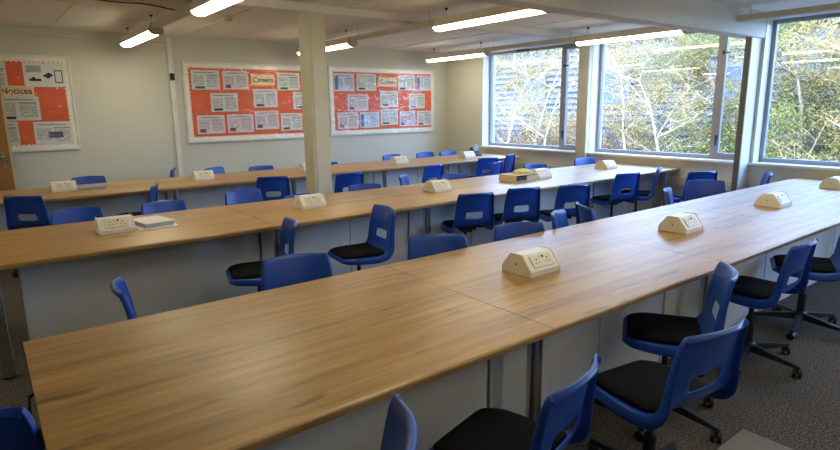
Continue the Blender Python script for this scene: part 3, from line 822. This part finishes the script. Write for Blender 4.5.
# telephone
o = empty('desk_telephone', (7.06, 7.50, ZT + .0006), math.radians(-20)); tag(o, 'black desk telephone at the window end of the back desk', 'telephone')
MB().prism([(-.09, 0), (.10, 0), (.10, .085), (.075, .09), (-.09, .022)], -.085, .085, 'x').build('phone_base', M_['black'], o, bevel=.006)
MB().tube([(-.055, -.07, .045), (-.055, -.05, .068), (-.055, .03, .112), (-.055, .075, .125), (-.055, .10, .115)], [.024, .02, .016, .022, .026], 10).build('handset', M_['black'], o, smooth=True)
s = MB().prism([(.02, .085), (.028, .08), (.085, .185), (.077, .19)], -.02, .08, 'x').build('display_screen', M_['frame'], o, bevel=.002)
# cord hanging from the near desk end, floor plate
tag(MB().tube([(.06, 2.16, .70), (.02, 2.13, .69), (.012, 2.05, .64), (.02, 1.96, .60), (.035, 1.88, .62), (.07, 1.80, .70)], .006, 8).build('cord', M_['black'], smooth=True), 'black cord hanging in a loop at the left end of the front desk', 'cord')
o = empty('floor_box', (2.70, .92, 0)); tag(o, 'grey-brown floor outlet plate with a dark edge on the carpet', 'floor box')
MB().box(-.15, .15, -.15, .15, 0, .004).build('rim', M_['hole'], o)
MB().box(-.138, .138, -.138, .138, .004, .007).build('lid', M_['plate'], o, bevel=.001)

# ------------------------------------------------------------------ outside
GZ = -.45
struct(MB().box(W + .34, 90, -60, 90, GZ - .3, GZ).build('ground', M_['ground']), 'pale paved ground outside the windows', 'ground')
# rising bank beyond the near window
bk = MB(); nx, ny = 24, 30
for j in range(ny + 1):
    for i in range(nx + 1):
        x = 11.5 + 22 * i / nx; y = -14 + 25 * j / ny
        h = max(0, min(1, (x - 12.2) / 9)) * 3.0 * max(0, min(1, (8.5 - y) / 4))
        bk.v.append((x, y, GZ - .04 + h + (.12 * math.sin(x * 1.7 + y * 2.3) if h > .2 else 0)))
for j in range(ny):
    for i in range(nx):
        q = j * (nx + 1) + i; bk.f.append((q, q + 1, q + nx + 2, q + nx + 1))
struct(bk.build('bank', M_['bank'], smooth=True, fix=False), 'grassy bank rising outside the near window', 'ground')
# clad building
o = empty('clad_building', (21, 17, GZ)); tag(o, 'pale blue building with horizontal cladding boards behind the trees outside', 'building')
MB().box(0, 8, -9.5, 14, 0, 4.6).build('wall', M_['clad'], o)
cl = MB()
for k in range(14): cl.box(-.06, 0, -9.5, 14, .9 + k * .25, .9 + k * .25 + .13)
cl.build('cladding_boards', M_['clad2'], o)
for k in range(5):
    y = -8 + k * 4.3
    f = MB().box(-.12, -.061, y, y + 1.5, 2.0, 3.4).build('window', M_['clad2'], o)
    MB().box(-.13, -.121, y + .1, y + 1.4, 2.1, 3.3).build('pane', M_['dglass'], f)
MB().box(-.5, 8.5, -10, 14.5, 4.6, 4.85).build('roof', M_['clad2'], o)

def branch(mb, p, d, L, r, lev, tips, rnd):
    n = 4; pts = [p]; rad = [r]; q = p.copy(); dd = d.copy()
    for i in range(n):
        dd = (dd + Vector((rnd.uniform(-1, 1), rnd.uniform(-1, 1), rnd.uniform(-.6, .9))) * .17).normalized()
        q = q + dd * (L / n); pts.append(q.copy()); rad.append(r * (1 - .7 * (i + 1) / n))
    mb.tube(pts, rad, 6 if lev < 2 else 4, cap=False)
    if lev >= 3:
        tips.append((pts[2], pts[-1])); return
    for k in range(rnd.choice((4, 5)) if lev else 9):
        i = rnd.randint(1, n); a = rnd.uniform(0, 2 * PI)
        side = Vector((math.cos(a), math.sin(a), rnd.uniform(-.25, .55))).normalized()
        nd = (dd * .45 + side).normalized()
        branch(mb, pts[i], nd, L * rnd.uniform(.45, .68), max(.006, rad[i] * .5), lev + 1, tips, rnd)

def make_tree(name, H, r, leaf, nl, seed, size=.07, bush=False):
    rnd = random.Random(seed); root = empty(name); mb = MB(); tips = []
    if bush:
        for k in range(11):
            a = rnd.uniform(0, 2 * PI)
            branch(mb, Vector((rnd.uniform(-.3, .3), rnd.uniform(-.3, .3), -.05)), Vector((math.cos(a) * .6, math.sin(a) * .6, 1)).normalized(), H * rnd.uniform(.55, .85), r, 2, tips, rnd)
    else:
        branch(mb, Vector((0, 0, -.05)), Vector((0, 0, 1)), H * .75, r, 0, tips, rnd)
    mb.build('branches', M_['bark'], root, fix=False, smooth=True)
    if nl:
        lf = MB()
        for i in range(nl):
            a, b = rnd.choice(tips); c = a.lerp(b, rnd.random()) + Vector((rnd.gauss(0, 1), rnd.gauss(0, 1), rnd.gauss(0, 1))) * (.10 if not bush else .14)
            if c.z < .02: continue
            u = Vector((rnd.gauss(0, 1), rnd.gauss(0, 1), rnd.gauss(0, 1))).normalized(); w = u.orthogonal().normalized()
            s = size * rnd.uniform(.6, 1.3)
            lf.quad(c - u * s * .5, c + w * s * .28, c + u * s * .5, c - w * s * .28)
        lf.build('foliage', M_[leaf], root, fix=False)
    return root
protos = {'bare': make_tree('tree', 4.3, .055, 'leafY', 2600, 1, .055), 'yellow': make_tree('tree', 4.0, .05, 'leafY', 6500, 2, .065), 'green': make_tree('tree', 4.0, .06, 'leafG', 8000, 3, .07),
          'shrub': make_tree('shrub', 1.9, .018, 'leafB', 2600, 4, .07, True), 'gshrub': make_tree('shrub', 2.4, .02, 'leafG', 4200, 5, .075, True), 'yshrub': make_tree('shrub', 2.6, .022, 'leafY', 4200, 6, .07, True)}
used = set()
def plant(kind, x, y, s, lab, grp, z=GZ, rot=None):
    p = protos[kind]
    o = p if kind not in used else copy_tree(p)
    used.add(kind)
    o.location = (x, y, z); o.scale = (s, s, s); o.rotation_euler = (0, 0, random.uniform(0, 6) if rot is None else rot)
    tag(o, lab, 'tree' if 'shrub' not in kind else 'shrub', grp)
def bankz(x, y):
    return GZ - .04 + max(0, min(1, (x - 12.2) / 9)) * 3.0 * max(0, min(1, (8.5 - y) / 4))
gt = 'trees outside the windows'; gs = 'shrubs outside the windows'
side = {1: 'far window', 2: 'middle window', 3: 'near window'}
plan = [('bare', 13.0, 12.6, .95, 1), ('bare', 15.5, 13.6, 1.1, 1), ('yellow', 17.5, 15.8, 1.0, 1), ('bare', 12.2, 10.4, .8, 1), ('yellow', 17.0, 18.2, 1.0, 1),
        ('bare', 13.6, 8.6, .9, 2), ('yellow', 16.2, 8.6, 1.0, 2), ('bare', 12.5, 6.9, .85, 2), ('green', 15.8, 7.2, .95, 2), ('yellow', 18.0, 11.0, 1.0, 2),
        ('green', 14.5, 4.9, .9, 3), ('yellow', 13.2, 3.6, .8, 3), ('green', 17.0, 3.8, 1.0, 3), ('yellow', 16.5, 5.6, 1.0, 3), ('bare', 12.0, 2.5, .75, 3), ('green', 15.0, 1.9, .95, 3), ('yellow', 18.5, 2.2, 1.0, 3)]
cnt = {}
kn = {'bare': 'thin-leaved pale tree', 'yellow': 'yellowish leafy tree', 'green': 'greener leafy tree', 'shrub': 'brown shrub', 'gshrub': 'green shrub', 'yshrub': 'yellow shrub'}
OD = ['first', 'second', 'third', 'fourth', 'fifth', 'sixth', 'seventh', 'eighth', 'ninth']
plan2 = [('shrub', 12.3, 11.6, .75, 1), ('shrub', 14.0, 14.2, .9, 1), ('shrub', 15.2, 12.2, .95, 1), ('yshrub', 16.4, 14.4, .8, 1), ('shrub', 13.5, 10.2, .8, 1), ('shrub', 16.8, 16.6, .9, 1), ('yshrub', 18.5, 14.6, .9, 1),
         ('shrub', 14.6, 9.6, .9, 2), ('yshrub', 16.6, 10.2, .9, 2), ('gshrub', 13.2, 7.4, .7, 2), ('gshrub', 14.6, 6.4, .8, 2), ('shrub', 15.4, 8.0, .9, 2), ('yshrub', 17.4, 7.4, 1.0, 2), ('gshrub', 11.8, 5.6, .6, 2),
         ('gshrub', 13.0, 4.4, .8, 3), ('yshrub', 14.6, 3.4, .9, 3), ('gshrub', 15.8, 4.6, 1.0, 3), ('yshrub', 17.5, 5.2, 1.1, 3), ('gshrub', 12.6, 1.9, .8, 3), ('yshrub', 15.6, 2.8, 1.0, 3), ('gshrub', 18.0, 3.2, 1.1, 3), ('yshrub', 17.0, 1.4, 1.0, 3), ('gshrub', 19.5, 4.6, 1.2, 3)]
ordered = []
for p in plan + plan2: ordered.append(p)
ordered.sort(key=lambda p: -p[2] / p[1])
for (k, x, y, s, w) in ordered:
    cnt[(k, w)] = cnt.get((k, w), 0) + 1
    tot = sum(1 for p in ordered if p[0] == k and p[4] == w)
    pos = 'only' if tot == 1 else OD[cnt[(k, w)] - 1]
    lab = '%s outside the %s, %s' % (kn[k], side[w], 'the only one of its kind there' if tot == 1 else pos + ' of its kind from the left')
    plant(k, x, y, s, lab, gs if 'shrub' in k else gt, z=bankz(x, y) if x > 11.5 else GZ)

# ------------------------------------------------------------------ light from outside
sun_d = bpy.data.lights.new('sun', 'SUN'); sun_d.energy = 9.0; sun_d.angle = .01; sun_d.color = (1, .90, .72)
sun = bpy.data.objects.new('sun', sun_d); C.objects.link(sun)
sun.rotation_euler = Vector((.62, .30, -.55)).to_track_quat('-Z', 'Y').to_euler()
wd = bpy.data.worlds.new('sky'); sc.world = wd; wd.use_nodes = True
bg = wd.node_tree.nodes['Background']
tc = wd.node_tree.nodes.new('ShaderNodeTexCoord'); sp = wd.node_tree.nodes.new('ShaderNodeSeparateXYZ')
wd.node_tree.links.new(tc.outputs['Generated'], sp.inputs[0])
rp = wd.node_tree.nodes.new('ShaderNodeValToRGB'); rp.color_ramp.elements[0].position = 0; rp.color_ramp.elements[0].color = (.42, .63, 1, 1)
rp.color_ramp.elements[1].position = .6; rp.color_ramp.elements[1].color = (.26, .48, 1, 1)
wd.node_tree.links.new(sp.outputs[2], rp.inputs[0]); wd.node_tree.links.new(rp.outputs[0], bg.inputs[0])
bg.inputs[1].default_value = 12.0
for (a, b) in WIN:
    ld = bpy.data.lights.new('window_portal', 'AREA'); ld.shape = 'RECTANGLE'; ld.size = b - a; ld.size_y = HEAD - SILL
    ld.cycles.is_portal = True
    lo = bpy.data.objects.new('window_portal', ld); C.objects.link(lo)
    lo.location = (W + .30, (a + b) / 2, (SILL + HEAD) / 2)
    lo.rotation_euler = Vector((-1, 0, 0)).to_track_quat('-Z', 'Z').to_euler()
